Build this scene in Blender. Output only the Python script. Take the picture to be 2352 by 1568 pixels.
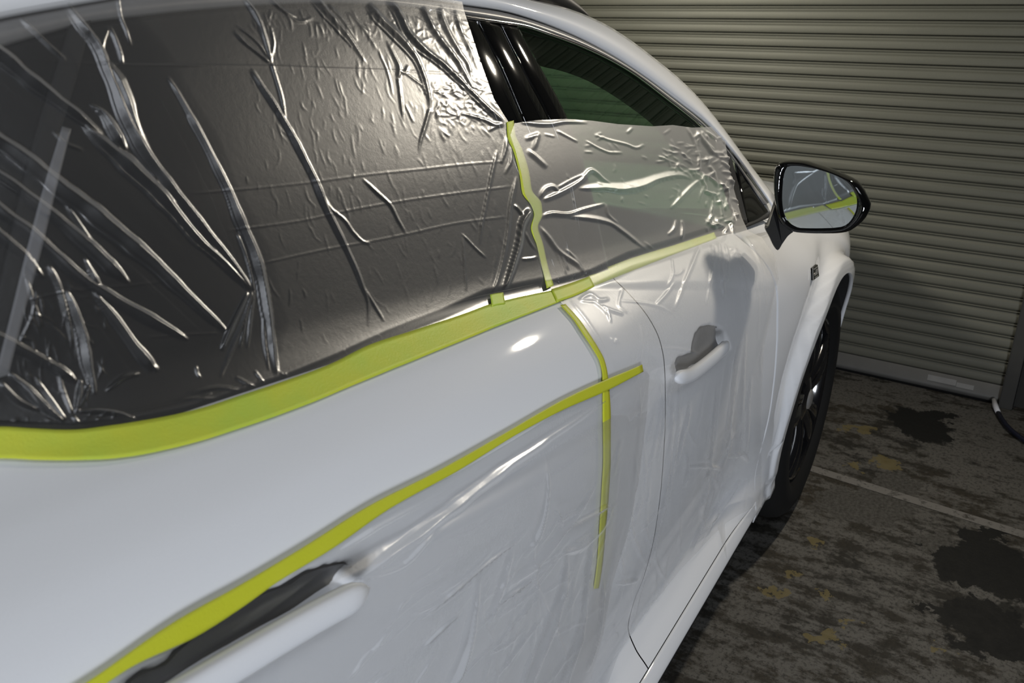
import bpy, bmesh, math, random
import numpy as np
from mathutils import Vector, Matrix
for o in list(bpy.data.objects): bpy.data.objects.remove(o)
SC=bpy.context.scene; COL=SC.collection
# ------------------------------------------------------------------ camera
F=1930.; CX,CY=1176.,784.; HOR=16.; CAMZ=1.52
pit=math.atan((CY-HOR)/F); yaw=math.radians(30.8)
fw=np.array([math.cos(yaw)*math.cos(pit),math.sin(yaw)*math.cos(pit),-math.sin(pit)])
rt=np.array([math.sin(yaw),-math.cos(yaw),0]); up=np.cross(rt,fw); O=np.array([0,0,CAMZ])
cam=bpy.data.cameras.new('camera'); camo=bpy.data.objects.new('camera',cam); COL.objects.link(camo)
cam.sensor_width=36; cam.lens=F/2352*36; cam.clip_start=.02
camo.matrix_world=Matrix(((rt[0],up[0],-fw[0],0),(rt[1],up[1],-fw[1],0),(rt[2],up[2],-fw[2],CAMZ),(0,0,0,1)))
cam.dof.use_dof=True; cam.dof.focus_distance=1.6; cam.dof.aperture_fstop=9.5
SC.camera=camo
# ------------------------------------------------------------------ world, work lamp, fill lights, exposure
SC.view_settings.view_transform='Standard'; SC.view_settings.look='None'
SC.view_settings.exposure=0.0; SC.view_settings.gamma=1.0; SC.view_settings.use_curve_mapping=False
SC.cycles.use_denoising=True; SC.cycles.transparent_max_bounces=24; SC.cycles.max_bounces=10
SC.cycles.sample_clamp_indirect=4.0
W=bpy.data.worlds.new('world'); SC.world=W; W.use_nodes=True
W.node_tree.nodes['Background'].inputs[0].default_value=(.75,.85,1,1); W.node_tree.nodes['Background'].inputs[1].default_value=.02
def area(name,loc,tgt,sx,sy,power,col,shape='RECTANGLE',spread=math.pi):
    l=bpy.data.lights.new(name,'AREA'); l.shape=shape; l.size=sx; l.size_y=sy; l.energy=power; l.color=col; l.spread=spread
    o=bpy.data.objects.new(name,l); o.location=loc
    o.rotation_euler=(Vector(tgt)-Vector(loc)).to_track_quat('-Z','Y').to_euler(); COL.objects.link(o); return o
area('work_lamp',(2.95,.06,2.02),(1.3,.55,.9),.075,.075,17,(1,.91,.76),'DISK')
area('overhead_fill',(.35,-.75,2.66),(.8,.5,.5),1.6,.5,12.5,(.87,.92,1.0))  # unseen cool fill overhead, placed to light the car's side
area('rear_fill',(-2.8,-2.2,.85),(.7,.5,.6),1.4,1.0,45,(.87,.92,1.0),'RECTANGLE',1.5)  # added low fill from behind, out of view, lifts the lower door
area('shutter_fill',(2.25,1.85,2.1),(3.78,.9,1.55),.4,.2,24,(1,.96,.84))  # added light out of view, only to brighten the upper shutter
# ------------------------------------------------------------------ pixel rays and the car's side surface
def ray(px,py):
    a=(np.asarray(px,float)-CX)/F; b=-(np.asarray(py,float)-CY)/F
    return fw+a[...,None]*rt+b[...,None]*up
KN=np.array([(-1.3,.50),(-.95,.46),(-.815,.416),(-.779,.432),(-.741,.463),(-.696,.481),(-.635,.473),(-.563,.455),(-.46,.44),(-.349,.435),(-.262,.436),(-.18,.441),(-.125,.447),(-.087,.458),(-.053,.479),(-.014,.520),(.005,.546),(.018,.562),(.045,.582),(.06,.590),(.2,.648),(.36,.712),(.43,.742),(.7,.86)])
def pchip(xk,yk,x):
    xk=np.asarray(xk,float);yk=np.asarray(yk,float);x=np.asarray(x,float)
    h=np.diff(xk);d=np.diff(yk)/h;m=np.zeros(len(xk));m[0]=d[0];m[-1]=d[-1]
    for i in range(1,len(xk)-1):
        if d[i-1]*d[i]>0:
            w1=2*h[i]+h[i-1];w2=h[i]+2*h[i-1];m[i]=(w1+w2)/(w1/d[i-1]+w2/d[i])
    i=np.clip(np.searchsorted(xk,x)-1,0,len(h)-1);t=(x-xk[i])/h[i]
    return yk[i]*(2*t**3-3*t*t+1)+h[i]*m[i]*(t**3-2*t*t+t)+yk[i+1]*(-2*t**3+3*t*t)+h[i]*m[i+1]*(t**3-t*t)
TZ=np.linspace(-1.3,.7,4001); TP=pchip(KN[:,0],KN[:,1],TZ)
TP=np.convolve(np.pad(TP,14,mode='edge'),np.hanning(31)[1:-1]/np.hanning(31).sum(),'valid')
def sm(t):
    t=np.clip(t,0,1); return t*t*(3-2*t)
def shf(x,z): return -.12*(x-1.25)*sm((z-.45)/.45)
WC=(2.5,.388); RA=.402                                   # front wheel centre and arch radius
def S(x,z):
    y=np.interp(z-1.09-shf(x,z),TZ,TP)
    y=y-.045*sm((x-1.7)/.6)*sm((z-.35)/.25)*(1-sm((z-.95)/.15))
    b=sm((x-1.72)/.36)*sm((.84-z)/.30)*sm((z-.24)/.1); y=y*(1-b)+(.412-.02*(z-.3))*b
    return y+.25*np.maximum(x-2.6,0)**2
def nrm(x,z,e=1e-3):
    sx=(S(x+e,z)-S(x-e,z))/2/e; sz=(S(x,z+e)-S(x,z-e))/2/e
    n=np.stack([sx,-np.ones_like(sx),sz],-1); return n/np.linalg.norm(n,axis=-1,keepdims=True)
def hit(px,py,off=0.):
    D=ray(px,py); dy=np.maximum(D[...,1],.02); lo=.15/dy; hi=np.where(np.asarray(px)>1795,.5,1.15)/dy; off=np.asarray(off,float); ao=bool(np.any(off))
    for _ in range(30):
        m=(lo+hi)/2; P=O+D*m[...,None]; x,z=P[...,0],P[...,2]; s=S(x,z)
        if ao: s=s-off/np.abs(nrm(x,z)[...,1])
        f=P[...,1]-s; lo=np.where(f<0,m,lo); hi=np.where(f<0,hi,m)
    return O+D*lo[...,None]
def zof(x,zeta):
    z=zeta+1.09+np.zeros_like(x)
    for _ in range(12): z=zeta+1.09+shf(x,z)
    return z
def res(pts,n,smooth=True):
    p=np.asarray(pts,float); s=np.r_[0,np.cumsum(np.linalg.norm(np.diff(p,axis=0),axis=1))]; t=np.linspace(0,s[-1],n)
    f=pchip if smooth and len(p)>2 else (lambda a,b,c: np.interp(c,a,b))
    return np.stack([f(s,p[:,k],t) for k in range(p.shape[1])],-1)
def floor_at(px,py,z=0.):
    d=ray(px,py); return O+d*((z-CAMZ)/d[...,2])[...,None]
def segdist(X,Y,pts):
    best=np.full(X.shape,1e9); sg=np.zeros(X.shape); al=np.zeros(X.shape); p=np.asarray(pts,float)
    Ls=np.linalg.norm(np.diff(p,axis=0),axis=1); cum=np.r_[0,np.cumsum(Ls)]
    for i in range(len(p)-1):
        d=p[i+1]-p[i]; l=max(Ls[i],1e-6); e=d/l; qx,qy=X-p[i,0],Y-p[i,1]; tt=np.clip(qx*e[0]+qy*e[1],0,l)
        dx,dy=qx-tt*e[0],qy-tt*e[1]; dist=np.hypot(dx,dy); s=np.where(-e[1]*dx+e[0]*dy>=0,1.,-1.)
        b=dist<best; best=np.where(b,dist,best); sg=np.where(b,s,sg); al=np.where(b,(cum[i]+tt)/cum[-1],al)
    return best*sg,al
def inside(px,py,poly):
    p=np.asarray(poly,float); r=np.zeros(px.shape,bool); j=len(p)-1
    for i in range(len(p)):
        c=((p[i,1]>py)!=(p[j,1]>py))&(px<(p[j,0]-p[i,0])*(py-p[i,1])/(p[j,1]-p[i,1]+1e-12)+p[i,0]); r^=c; j=i
    return r
# ------------------------------------------------------------------ materials
class NT:
    def __init__(s,name):
        s.m=bpy.data.materials.new(name); s.m.use_nodes=True; s.t=s.m.node_tree; s.t.nodes.clear()
        s.out=s.n('ShaderNodeOutputMaterial')
    def n(s,ty,inp=None,**kw):
        nd=s.t.nodes.new(ty)
        for k,v in kw.items(): setattr(nd,k,v)
        for k,v in (inp or {}).items(): s.set(nd.inputs[k],v)
        return nd
    def set(s,sock,v):
        if isinstance(v,bpy.types.NodeSocket): s.t.links.new(v,sock)
        elif isinstance(v,bpy.types.Node): s.t.links.new(v.outputs[0],sock)
        else: sock.default_value=v
    def math(s,op,a,b=0.,c=None):
        nd=s.n('ShaderNodeMath',operation=op); s.set(nd.inputs[0],a); s.set(nd.inputs[1],b)
        if c is not None: s.set(nd.inputs[2],c)
        return nd.outputs[0]
    def ramp(s,fac,stops):
        nd=s.n('ShaderNodeValToRGB'); s.set(nd.inputs[0],fac); e=nd.color_ramp.elements
        while len(e)<len(stops): e.new(.5)
        for q,(p,c) in zip(e,stops): q.position=p; q.color=(c if len(c)==4 else (*c,1)) if hasattr(c,'__len__') else (c,c,c,1)
        return nd.outputs[0]
    def mix(s,fac,a,b,bt='MIX'):
        nd=s.n('ShaderNodeMix',data_type='RGBA',blend_type=bt); s.set(nd.inputs[0],fac)
        s.set(nd.inputs[6],a if not isinstance(a,tuple) else (*a[:3],1)); s.set(nd.inputs[7],b if not isinstance(b,tuple) else (*b[:3],1)); return nd.outputs[2]
    def mixsh(s,fac,a,b):
        nd=s.n('ShaderNodeMixShader'); s.set(nd.inputs[0],fac); s.set(nd.inputs[1],a); s.set(nd.inputs[2],b); return nd.outputs[0]
    def noise(s,scale,detail=4,rough=.55,vec=None,out=0):
        nd=s.n('ShaderNodeTexNoise'); nd.inputs['Scale'].default_value=scale; nd.inputs['Detail'].default_value=detail; nd.inputs['Roughness'].default_value=rough
        s.set(nd.inputs['Vector'],vec if vec is not None else s.pos()); return nd.outputs[out]
    def pos(s):
        if not hasattr(s,'_p'): s._p=s.n('ShaderNodeNewGeometry').outputs['Position']
        return s._p
    def scaled(s,v,loc=(0,0,0)):
        nd=s.n('ShaderNodeMapping'); s.set(nd.inputs['Vector'],s.pos()); nd.inputs['Scale'].default_value=v; nd.inputs['Location'].default_value=loc; return nd.outputs[0]
    def bump(s,h,strength,dist=.01):
        nd=s.n('ShaderNodeBump'); nd.inputs['Strength'].default_value=strength; nd.inputs['Distance'].default_value=dist; s.set(nd.inputs['Height'],h); return nd.outputs[0]
    def end(s,sh): s.set(s.out.inputs[0],sh); return s.m
    def pbsdf(s,color,rough=.5,metal=0.,coat=0.,spec=.5,normal=None,**kw):
        b=s.n('ShaderNodeBsdfPrincipled'); s.set(b.inputs['Base Color'],color if not isinstance(color,tuple) else (*color[:3],1)); s.set(b.inputs['Roughness'],rough)
        s.set(b.inputs['Metallic'],metal); s.set(b.inputs['Coat Weight'],coat); b.inputs['Coat Roughness'].default_value=.03; b.inputs['Specular IOR Level'].default_value=spec
        if normal is not None: s.set(b.inputs['Normal'],normal)
        for k,v in kw.items(): s.set(b.inputs[k],v)
        return b.outputs[0]
def plain(name,col,rough=.5,metal=0.,coat=0.,spec=.5,var=.12,sc=30):
    t=NT(name); n=t.noise(sc,3); c=t.mix(n,tuple(x*(1-var) for x in col),tuple(min(1,x*(1+var)) for x in col))
    return t.end(t.pbsdf(c,rough,metal,coat,spec))
M={}
t=NT('white_paint'); n=t.noise(900,2); M['paint']=t.end(t.pbsdf(t.mix(n,(.74,.75,.77),(.79,.80,.82)),.5,0,.9,.08))
M['black_gloss']=plain('black_gloss',(.004,.004,.004),.035,0,0,.6)
M['black_satin']=plain('black_satin',(.012,.012,.013),.38)
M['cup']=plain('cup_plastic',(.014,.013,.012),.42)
M['dark_trim']=plain('dark_trim',(.02,.02,.021),.7,sc=60)
M['grey_trim']=plain('grey_trim',(.23,.225,.22),.42,.35)
M['strip']=plain('grey_strip',(.15,.15,.155),.5,.1)
M['satin_chrome']=plain('satin_chrome',(.62,.61,.58),.22,1.)
M['chrome']=plain('chrome',(.85,.84,.82),.08,1.,var=.03)
M['silver']=plain('silver',(.7,.7,.7),.3,.8,var=.04)
M['rubber']=plain('rubber',(.008,.008,.008),.8,spec=.25,sc=80)
M['rim']=plain('rim_black',(.008,.008,.009),.15,0,.5)
M['brake']=plain('brake_steel',(.12,.11,.1),.45,.9)
M['dark_wall']=plain('dark_wall',(.028,.027,.024),.9,var=.35,sc=4)
M['wall']=plain('grey_wall',(.10,.098,.09),.9,var=.25,sc=3)
M['pale_wall']=plain('pale_wall',(.16,.16,.16),.9,var=.1,sc=3)
t=NT('mirror_glass'); M['mirror']=t.end(t.pbsdf((.62,.68,.70),.02,1.))
t=NT('privacy_glass'); M['dark_glass']=t.end(t.pbsdf(t.mix(t.noise(3),(.004,.0042,.0042),(.006,.006,.006)),.04,0,0,.5))
def glass(name,tint,ref):
    t=NT(name); lw=t.n('ShaderNodeLayerWeight'); lw.inputs[0].default_value=.5
    tr=t.n('ShaderNodeBsdfTransparent'); tr.inputs[0].default_value=(*tint,1)
    gl=t.n('ShaderNodeBsdfGlossy'); gl.inputs['Roughness'].default_value=.02; gl.inputs[0].default_value=(.9,1,.93,1)
    return t.end(t.mixsh(t.math('MULTIPLY',t.math('MULTIPLY_ADD',t.math('POWER',lw.outputs['Facing'],5.),.92,.05),ref),tr.outputs[0],gl.outputs[0]))
M['green_glass']=glass('green_glass',(.22,.36,.24),.8)
M['windshield']=glass('windshield_glass',(.80,.88,.80),.6)
def film(name,haze,gl,gr,sharp,f1=.25,f2=.08,fk=.6):
    t=NT(name)
    b1=t.noise(140,3,.6); b2=t.noise(700,2)
    h=t.math('ADD',t.math('MULTIPLY',b1,.7),t.math('MULTIPLY',b2,.3))
    nb=t.bump(h,.09,.002)
    tr=t.n('ShaderNodeBsdfTransparent'); tr.inputs[0].default_value=(.97,.97,.97,1)
    df=t.n('ShaderNodeBsdfDiffuse'); df.inputs[0].default_value=(.86,.85,.84,1); t.set(df.inputs['Normal'],nb)
    tl=t.n('ShaderNodeBsdfTranslucent'); tl.inputs[0].default_value=(.8,.8,.8,1)
    g1=t.n('ShaderNodeBsdfGlossy'); g1.inputs['Roughness'].default_value=gr; g1.inputs[0].default_value=(1,1,1,1); t.set(g1.inputs['Normal'],nb)
    g2=t.n('ShaderNodeBsdfGlossy'); g2.inputs['Roughness'].default_value=.16; g2.inputs[0].default_value=(1,1,1,1)
    hz=t.mixsh(.35,df.outputs[0],tl.outputs[0])
    lw=t.n('ShaderNodeLayerWeight'); lw.inputs[0].default_value=.5; t.set(lw.inputs['Normal'],nb)
    a=t.mixsh(t.math('MINIMUM',t.math('ADD',t.math('MULTIPLY',t.math('POWER',lw.outputs['Facing'],3.),fk),haze),.85),tr.outputs[0],hz)
    fr=t.n('ShaderNodeFresnel'); fr.inputs[0].default_value=1.45
    glv=gl
    if isinstance(gl,tuple):
        sp=t.n('ShaderNodeSeparateXYZ'); t.set(sp.inputs[0],t.pos()); zr=t.math('MULTIPLY_ADD',sp.outputs[0],.12,sp.outputs[2])
        glv=t.n('ShaderNodeMapRange',{'Value':zr,'From Min':1.255,'From Max':1.30,'To Min':gl[0],'To Max':gl[1]}).outputs[0]
    a=t.mixsh(t.math('ADD',t.math('MULTIPLY',fr.outputs[0],f1),glv),a,g1.outputs[0])
    a=t.mixsh(t.math('ADD',t.math('MULTIPLY',fr.outputs[0],f2),sharp),a,g2.outputs[0])
    return t.end(a)
M['film']=film('masking_film_window',.03,.076,.30,.001,.12,.010,.75)
M['film2']=film('masking_film_front',.04,(.02,.14),.40,.006,.06,.02,.75)
M['film3']=film('masking_film_door',.03,.03,.30,.02,.14,.06,.75)
def tape(name,c1,c2,alpha):
    t=NT(name); n=t.noise(16,4,.5); n2=t.noise(420,3,.7)
    c=t.mix(t.ramp(n,[(.25,0.),(.75,1.)]),c1,c2)
    b=t.bump(t.math('ADD',n2,t.math('MULTIPLY',n,.6)),.35,.0012)
    p=t.pbsdf(c,.5,0,0,.45,b)
    tr=t.n('ShaderNodeBsdfTransparent'); tr.inputs[0].default_value=(.8,.85,.25,1)
    return t.end(t.mixsh(alpha,tr.outputs[0],p))
M['tape']=tape('washi_tape',(.50,.66,.07),(.66,.67,.045),.96)
M['tape_thin']=tape('washi_tape_yellow',(.60,.63,.03),(.64,.66,.045),.88)
# shutter paint
t=NT('shutter_paint'); n=t.noise(5,5,.6,t.scaled((1,.6,6))); n2=t.noise(160,2)
c=t.mix(n,(.115,.113,.088),(.165,.160,.124)); c=t.mix(t.math('MULTIPLY',n2,.35),c,(.08,.079,.066)); M['shutter']=t.end(t.pbsdf(c,.52,.25,0,.4))
M['shutter_bar']=plain('shutter_bar',(.13,.127,.118),.5,.3,var=.2,sc=12)
M['sticker']=plain('sticker',(.27,.26,.24),.6,var=.15,sc=40)
# ------------------------------------------------------------------ mesh helpers
def mesh(name,V,Fc,mat,parent=None,smooth=True,label=None,flip=None):
    V=np.asarray(V,float).reshape(-1,3); me=bpy.data.meshes.new(name)
    if isinstance(Fc,np.ndarray):
        k=Fc.shape[1]; me.vertices.add(len(V)); me.vertices.foreach_set('co',V.ravel().astype(np.float32))
        me.loops.add(Fc.size); me.loops.foreach_set('vertex_index',Fc.ravel().astype(np.int32))
        me.polygons.add(len(Fc)); me.polygons.foreach_set('loop_start',np.arange(0,Fc.size,k,dtype=np.int32)); me.polygons.foreach_set('loop_total',np.full(len(Fc),k,np.int32))
        me.update(calc_edges=True); me.validate()
    else: me.from_pydata([tuple(v) for v in V],[],Fc); me.update()
    if smooth: me.polygons.foreach_set('use_smooth',np.ones(len(me.polygons),bool))
    me.materials.append(mat); o=bpy.data.objects.new(name,me); COL.objects.link(o)
    if parent is not None: o.parent=parent
    if label: o['label']=label
    return o
def qidx(nr,nc,wrap=False):
    i=np.arange(nr-1)[:,None]; j=np.arange(nc if wrap else nc-1)[None]; j2=(j+1)%nc
    return np.stack([i*nc+j,i*nc+j2,(i+1)*nc+j2,(i+1)*nc+j],-1).reshape(-1,4)
def grid(name,P,mat,parent=None,thick=0.,label=None,face=None):
    P=np.asarray(P); nr,nc=P.shape[:2]; Q=qidx(nr,nc)
    if face is not None:
        a=P[nr//2,nc//2]; n=np.cross(P[nr//2,min(nc//2+1,nc-1)]-a if nc//2+1<nc else a-P[nr//2,nc//2-1],(P[min(nr//2+1,nr-1),nc//2]-a) if nr//2+1<nr else a-P[nr//2-1,nc//2])
        if n@np.asarray(face)<0: Q=Q[:,::-1].copy()
    o=mesh(name,P,Q,mat,parent,True,label)
    if thick:
        m=o.modifiers.new('s','SOLIDIFY'); m.thickness=thick; m.offset=-1
    return o
OUTW=(0,-1,.2)
def panel(name,bot,top,mat,parent,nu=40,nv=10,off=0.,bulge=0.,thick=.004,label=None,offf=None):
    B=res(bot,nu); T=res(top,nu); v=np.linspace(0,1,nv)[:,None]
    px=B[:,0]*(1-v)+T[:,0]*v; py=B[:,1]*(1-v)+T[:,1]*v
    of=off+bulge*np.sin(np.pi*v)**.8+np.zeros_like(px)
    if offf is not None: of=of+offf(px,py)
    return grid(name,hit(px,py,of),mat,parent,thick,label,OUTW)
def tube(name,P,r,mat,parent=None,n=8,label=None,caps=True):
    P=np.asarray(P,float); T=np.gradient(P,axis=0); T/=np.linalg.norm(T,axis=1,keepdims=True)
    u=np.cross(T,[0.03,.05,1]); u/=np.linalg.norm(u,axis=1,keepdims=True); w=np.cross(T,u)
    a=np.arange(n)*2*np.pi/n; r=np.broadcast_to(np.asarray(r,float),(len(P),))
    V=P[:,None]+r[:,None,None]*(np.cos(a)[None,:,None]*u[:,None]+np.sin(a)[None,:,None]*w[:,None])
    f=qidx(len(P),n,True).tolist()
    if caps: f+= [list(range(n))[::-1],[(len(P)-1)*n+k for k in range(n)]]
    return mesh(name,V,f,mat,parent,True,label)
def lathe(name,prof,c,mat,parent=None,n=72,label=None):       # profile (radius, y) round an axis along y
    a=np.arange(n)*2*np.pi/n; p=np.asarray(prof,float)
    V=np.stack([c[0]+p[:,0][:,None]*np.cos(a),c[1]+p[:,1][:,None]+0*a,c[2]+p[:,0][:,None]*np.sin(a)],-1)
    return mesh(name,V,qidx(len(p),n,True),mat,parent,True,label)
def box(name,lo,hi,mat,parent=None,bev=0.,label=None,M4=None):
    bm=bmesh.new(); bmesh.ops.create_cube(bm,size=1)
    for v in bm.verts: v.co=Vector([(lo[k]+hi[k])/2+v.co[k]*(hi[k]-lo[k]) for k in range(3)])
    if bev: bmesh.ops.bevel(bm,geom=bm.edges[:],offset=bev,segments=2,affect='EDGES')
    if M4 is not None: bm.transform(M4)
    me=bpy.data.meshes.new(name); bm.to_mesh(me); bm.free(); me.materials.append(mat); o=bpy.data.objects.new(name,me); COL.objects.link(o)
    if parent is not None: o.parent=parent
    if label: o['label']=label
    return o
def tag(o,label,cat,group=None):
    o['label']=label; o['category']=cat
    if group: o['group']=group
    return o
def struct(o): o['kind']='structure'; return o
def empty(name,loc=(0,0,0)):
    o=bpy.data.objects.new(name,None); o.location=loc; COL.objects.link(o); return o
# ------------------------------------------------------------------ room: shutter frame of reference
sa=math.radians(30.8)+math.atan2(3046,2077); sd=np.array([math.cos(sa),math.sin(sa),0.]); sn=np.array([sd[1],-sd[0],0.])   # along shutter (to the left), away from camera
g0=O+ray(1940,852)*(-CAMZ/ray(1940,852)[2])
def sh(s,d,z): return g0+sd*s+sn*d+np.array([0,0,z])          # point on shutter: s along, d away from the viewer
SM=Matrix(((sd[0],sn[0],0,g0[0]),(sd[1],sn[1],0,g0[1]),(0,0,1,0),(0,0,0,1)))
SL,SR=3.3,-.612; TOP=2.75
# floor
t=NT('stained_concrete'); st=t.scaled((6,2.0,1)); 
n1=t.noise(3.2,9,.68,st); n2=t.noise(16,9,.72); n3=t.noise(2.0,4); n4=t.noise(85,6,.75); n5=t.noise(1.1,3)
pv=t.n('ShaderNodeVectorMath',operation='ADD'); t.set(pv.inputs[0],t.pos())
nv=t.n('ShaderNodeVectorMath',operation='MULTIPLY_ADD'); t.set(nv.inputs[0],t.noise(14,5,.65,None,1)); nv.inputs[1].default_value=(.22,.22,0); nv.inputs[2].default_value=(-.11,-.11,0); t.set(pv.inputs[1],nv)
def ellmask(specs,soft=.12):
    acc=None
    for (px,py,rx,ry) in specs:
        cpt=floor_at(np.array(px),np.array(py)); ex=np.linalg.norm(floor_at(np.array(px+rx),np.array(py))-cpt); ey=np.linalg.norm(floor_at(np.array(px),np.array(py+ry))-cpt)
        mp=t.n('ShaderNodeMapping',vector_type='POINT'); s1=t.n('ShaderNodeVectorMath',operation='SUBTRACT'); t.set(s1.inputs[0],pv.outputs[0]); s1.inputs[1].default_value=tuple(cpt)
        t.set(mp.inputs['Vector'],s1.outputs[0])
        rdir=floor_at(np.array(px+rx),np.array(py))-cpt; an=math.atan2(rdir[1],rdir[0]); mp.inputs['Rotation'].default_value=(0,0,-an)
        dv=t.n('ShaderNodeVectorMath',operation='DIVIDE'); t.set(dv.inputs[0],mp.outputs[0]); dv.inputs[1].default_value=(ex,ey,1)
        ln=t.n('ShaderNodeVectorMath',operation='LENGTH'); t.set(ln.inputs[0],dv.outputs[0])
        acc=ln.outputs['Value'] if acc is None else t.math('MINIMUM',acc,ln.outputs['Value'])
    return t.ramp(acc,[(1-soft if 1-soft<1 else .9,1.),(1.,0.)]) if soft<1 else acc
def msk(specs):
    acc=ellmask(specs,2); return t.n('ShaderNodeMapRange',{'Value':acc,'From Min':.92,'From Max':1.03,'To Min':1.,'To Max':0.}).outputs[0]
clean=msk([(2290,1060,150,90),(2200,960,150,30),(1980,900,160,26)])
gr=t.math('ADD',t.math('MULTIPLY',n1,.62),t.math('MULTIPLY',n2,.38))
g=t.math('SUBTRACT',gr,t.math('MULTIPLY',clean,.055))
c=t.mix(n2,(.10,.095,.085),(.165,.157,.142))
c=t.mix(t.ramp(g,[(.465,0.),(.54,.92)]),c,t.mix(t.ramp(n3,[(.4,0.),(.62,1.)]),(.017,.0165,.014),(.036,.029,.018)))
c=t.mix(t.ramp(n4,[(.5,0.),(.62,.75)]),c,(.014,.014,.012))
c=t.mix(t.math('MULTIPLY',t.ramp(n4,[(.30,1.),(.40,0.)]),.5),c,(.15,.14,.125))
c=t.mix(msk([(1990,1160,130,40),(2060,1110,60,25),(2160,1250,50,24)]) ,c,t.mix(t.ramp(n4,[(.4,0.),(.6,1.)]),(.11,.105,.095),(.05,.047,.04)))
c=t.mix(t.math('MULTIPLY',msk([(1878,1243,20,9),(1780,1360,22,12),(1873,1360,12,8),(1875,1465,32,16),(2030,1060,30,18),(1950,1425,16,8),(2155,1490,24,8),(1835,1320,12,6),(1990,985,28,8),(1950,983,14,5),(1960,1070,24,8)]),.8),c,t.mix(n4,(.16,.125,.045),(.20,.165,.075)))
c=t.mix(msk([(2110,975,62,38),(2150,955,45,12)]),c,(.010,.010,.009))
c=t.mix(msk([(2300,1310,105,75),(2230,1310,100,35),(2190,1290,55,30),(2240,1235,35,18),(2230,1410,95,40),(2290,1470,100,45),(2160,1395,50,14),(2270,1225,70,16)]),c,(.009,.0092,.0085))
rg=t.ramp(n2,[(.3,.55),(.7,.85)])
M['floor']=t.end(t.pbsdf(c,rg,0,0,.35,t.bump(t.math('ADD',n2,n4),.35,.004)))
R0,R1=-3.2,3.86
fl=struct(box('floor',(R0,-2.6,-.12),(4.6,3.9,0),M['floor']))
L=np.array([(1874,1079),(2103,1150.5)],float); d=L[1]-L[0]
p0=floor_at(L[0,0],L[0,1]); p1=floor_at(L[1,0],L[1,1]); u=(p1-p0)/np.linalg.norm(p1-p0); w=np.array([-u[1],u[0],0])*.022
q0=p0-u*2.2; q1=p0+u*1.05
t=NT('worn_line_paint'); M['line']=t.end(t.mixsh(t.ramp(t.noise(30,5,.7),[(.52,1.),(.72,0.)]),t.n('ShaderNodeBsdfTransparent').outputs[0],t.pbsdf((.20,.19,.175),.8)))
mesh('painted_line',[q0-w+(0,0,.0015),q1-w+(0,0,.0015),q1+w+(0,0,.0015),q0+w+(0,0,.0015)],[[0,1,2,3]],M['line'],fl)
struct(box('ceiling',(R0,-2.6,TOP),(4.6,3.9,TOP+.1),M['wall']))
struct(box('wall_back',(R0-.1,-2.6,0),(R0,3.9,TOP),M['pale_wall']))
struct(box('wall_right',(R0,-2.6,0),(4.6,-2.5,TOP),M['dark_wall']))
struct(box('wall_left',(R0,3.8,0),(4.6,3.9,TOP),M['wall']))
wf=struct(box('wall_front',(-2.6,.02,0),(SR-.052,.16,TOP),M['dark_wall'],M4=SM))
# shutter: slats one by one, bottom bar, guide rail
door=struct(mesh('door_1',[sh(SL,.05,0),sh(SR,.05,0),sh(SR,.05,TOP),sh(SL,.05,TOP)],[[0,1,2,3]],M['dark_wall']))
PT=.0533
prof=[(-.001,.010),(.0012,.0095),(.0016,.0008),(.0045,-.0005),(.007,.0015),(.009,.0045),(.0125,.0062),(.016,.0052),(.020,.0012),(.024,0),(.032,-.0016),(.042,-.0018),(.0475,-.0014),(.0495,.0002),(.0502,.003),(.0504,.010)]
# profile measured down from the slat's top joint: (drop, depth)
V=[];Fq=[]
xs=[SR-.03,SL]
for dz,dd in prof:
    for s_ in xs: V.append(sh(s_,dd,-dz)-g0)
me0=None; z=.085+PT
k=0
while z<TOP:
    if me0 is None:
        o=mesh('slat',V,qidx(len(prof),2),M['shutter'],door,False); me0=o.data
    else:
        o=bpy.data.objects.new('slat',me0); COL.objects.link(o); o.parent=door
    o.location=tuple(g0+np.array([0,0,z])); z+=PT; k+=1
bar=mesh('bottom_bar',[sh(s_,dd,zz) for zz,dd in [(.012,.0),(.014,-.006),(.036,-.007),(.038,-.0035),(.084,-.003),(.086,.004)] for s_ in xs],qidx(6,2),M['shutter_bar'],door,False)
mesh('bottom_seal',[sh(s_,dd,zz) for zz,dd in [(.001,.012),(.001,0.),(.014,-.002)] for s_ in xs],qidx(3,2),M['rubber'],door,False)
for (a,b,zc,zd) in [(-.335,-.445,.044,.07),(-.447,-.512,.041,.062)]:
    mesh('sticker',[sh(a,-.005,zc),sh(b,-.005,zc),sh(b,-.005,zd),sh(a,-.005,zd),sh(a,-.003,zc),sh(b,-.003,zc),sh(b,-.003,zd),sh(a,-.003,zd)],[[0,1,2,3],[0,4,5,1],[1,5,6,2],[2,6,7,3],[3,7,4,0]],M['sticker'],bar,False,'pale blank sticker on the bottom bar')
box('guide_rail',(SR-.05,-.03,0),(SR,.06,TOP),plain('rail_metal',(.045,.043,.038),.6,.2),door,.003,M4=SM)
# ------------------------------------------------------------------ the car
car=tag(empty('car',(1.4,1.33,0)),'white crossover car masked with film and green tape, parked facing the shutter','car')
CAROFF=Vector((1.4,1.33,0))
class CarParent: pass
_mesh=mesh
def adopt(o,parent):
    o.parent=parent
    if parent is car: o.location=o.location-CAROFF
    return o
PAINT=M['paint']
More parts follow.
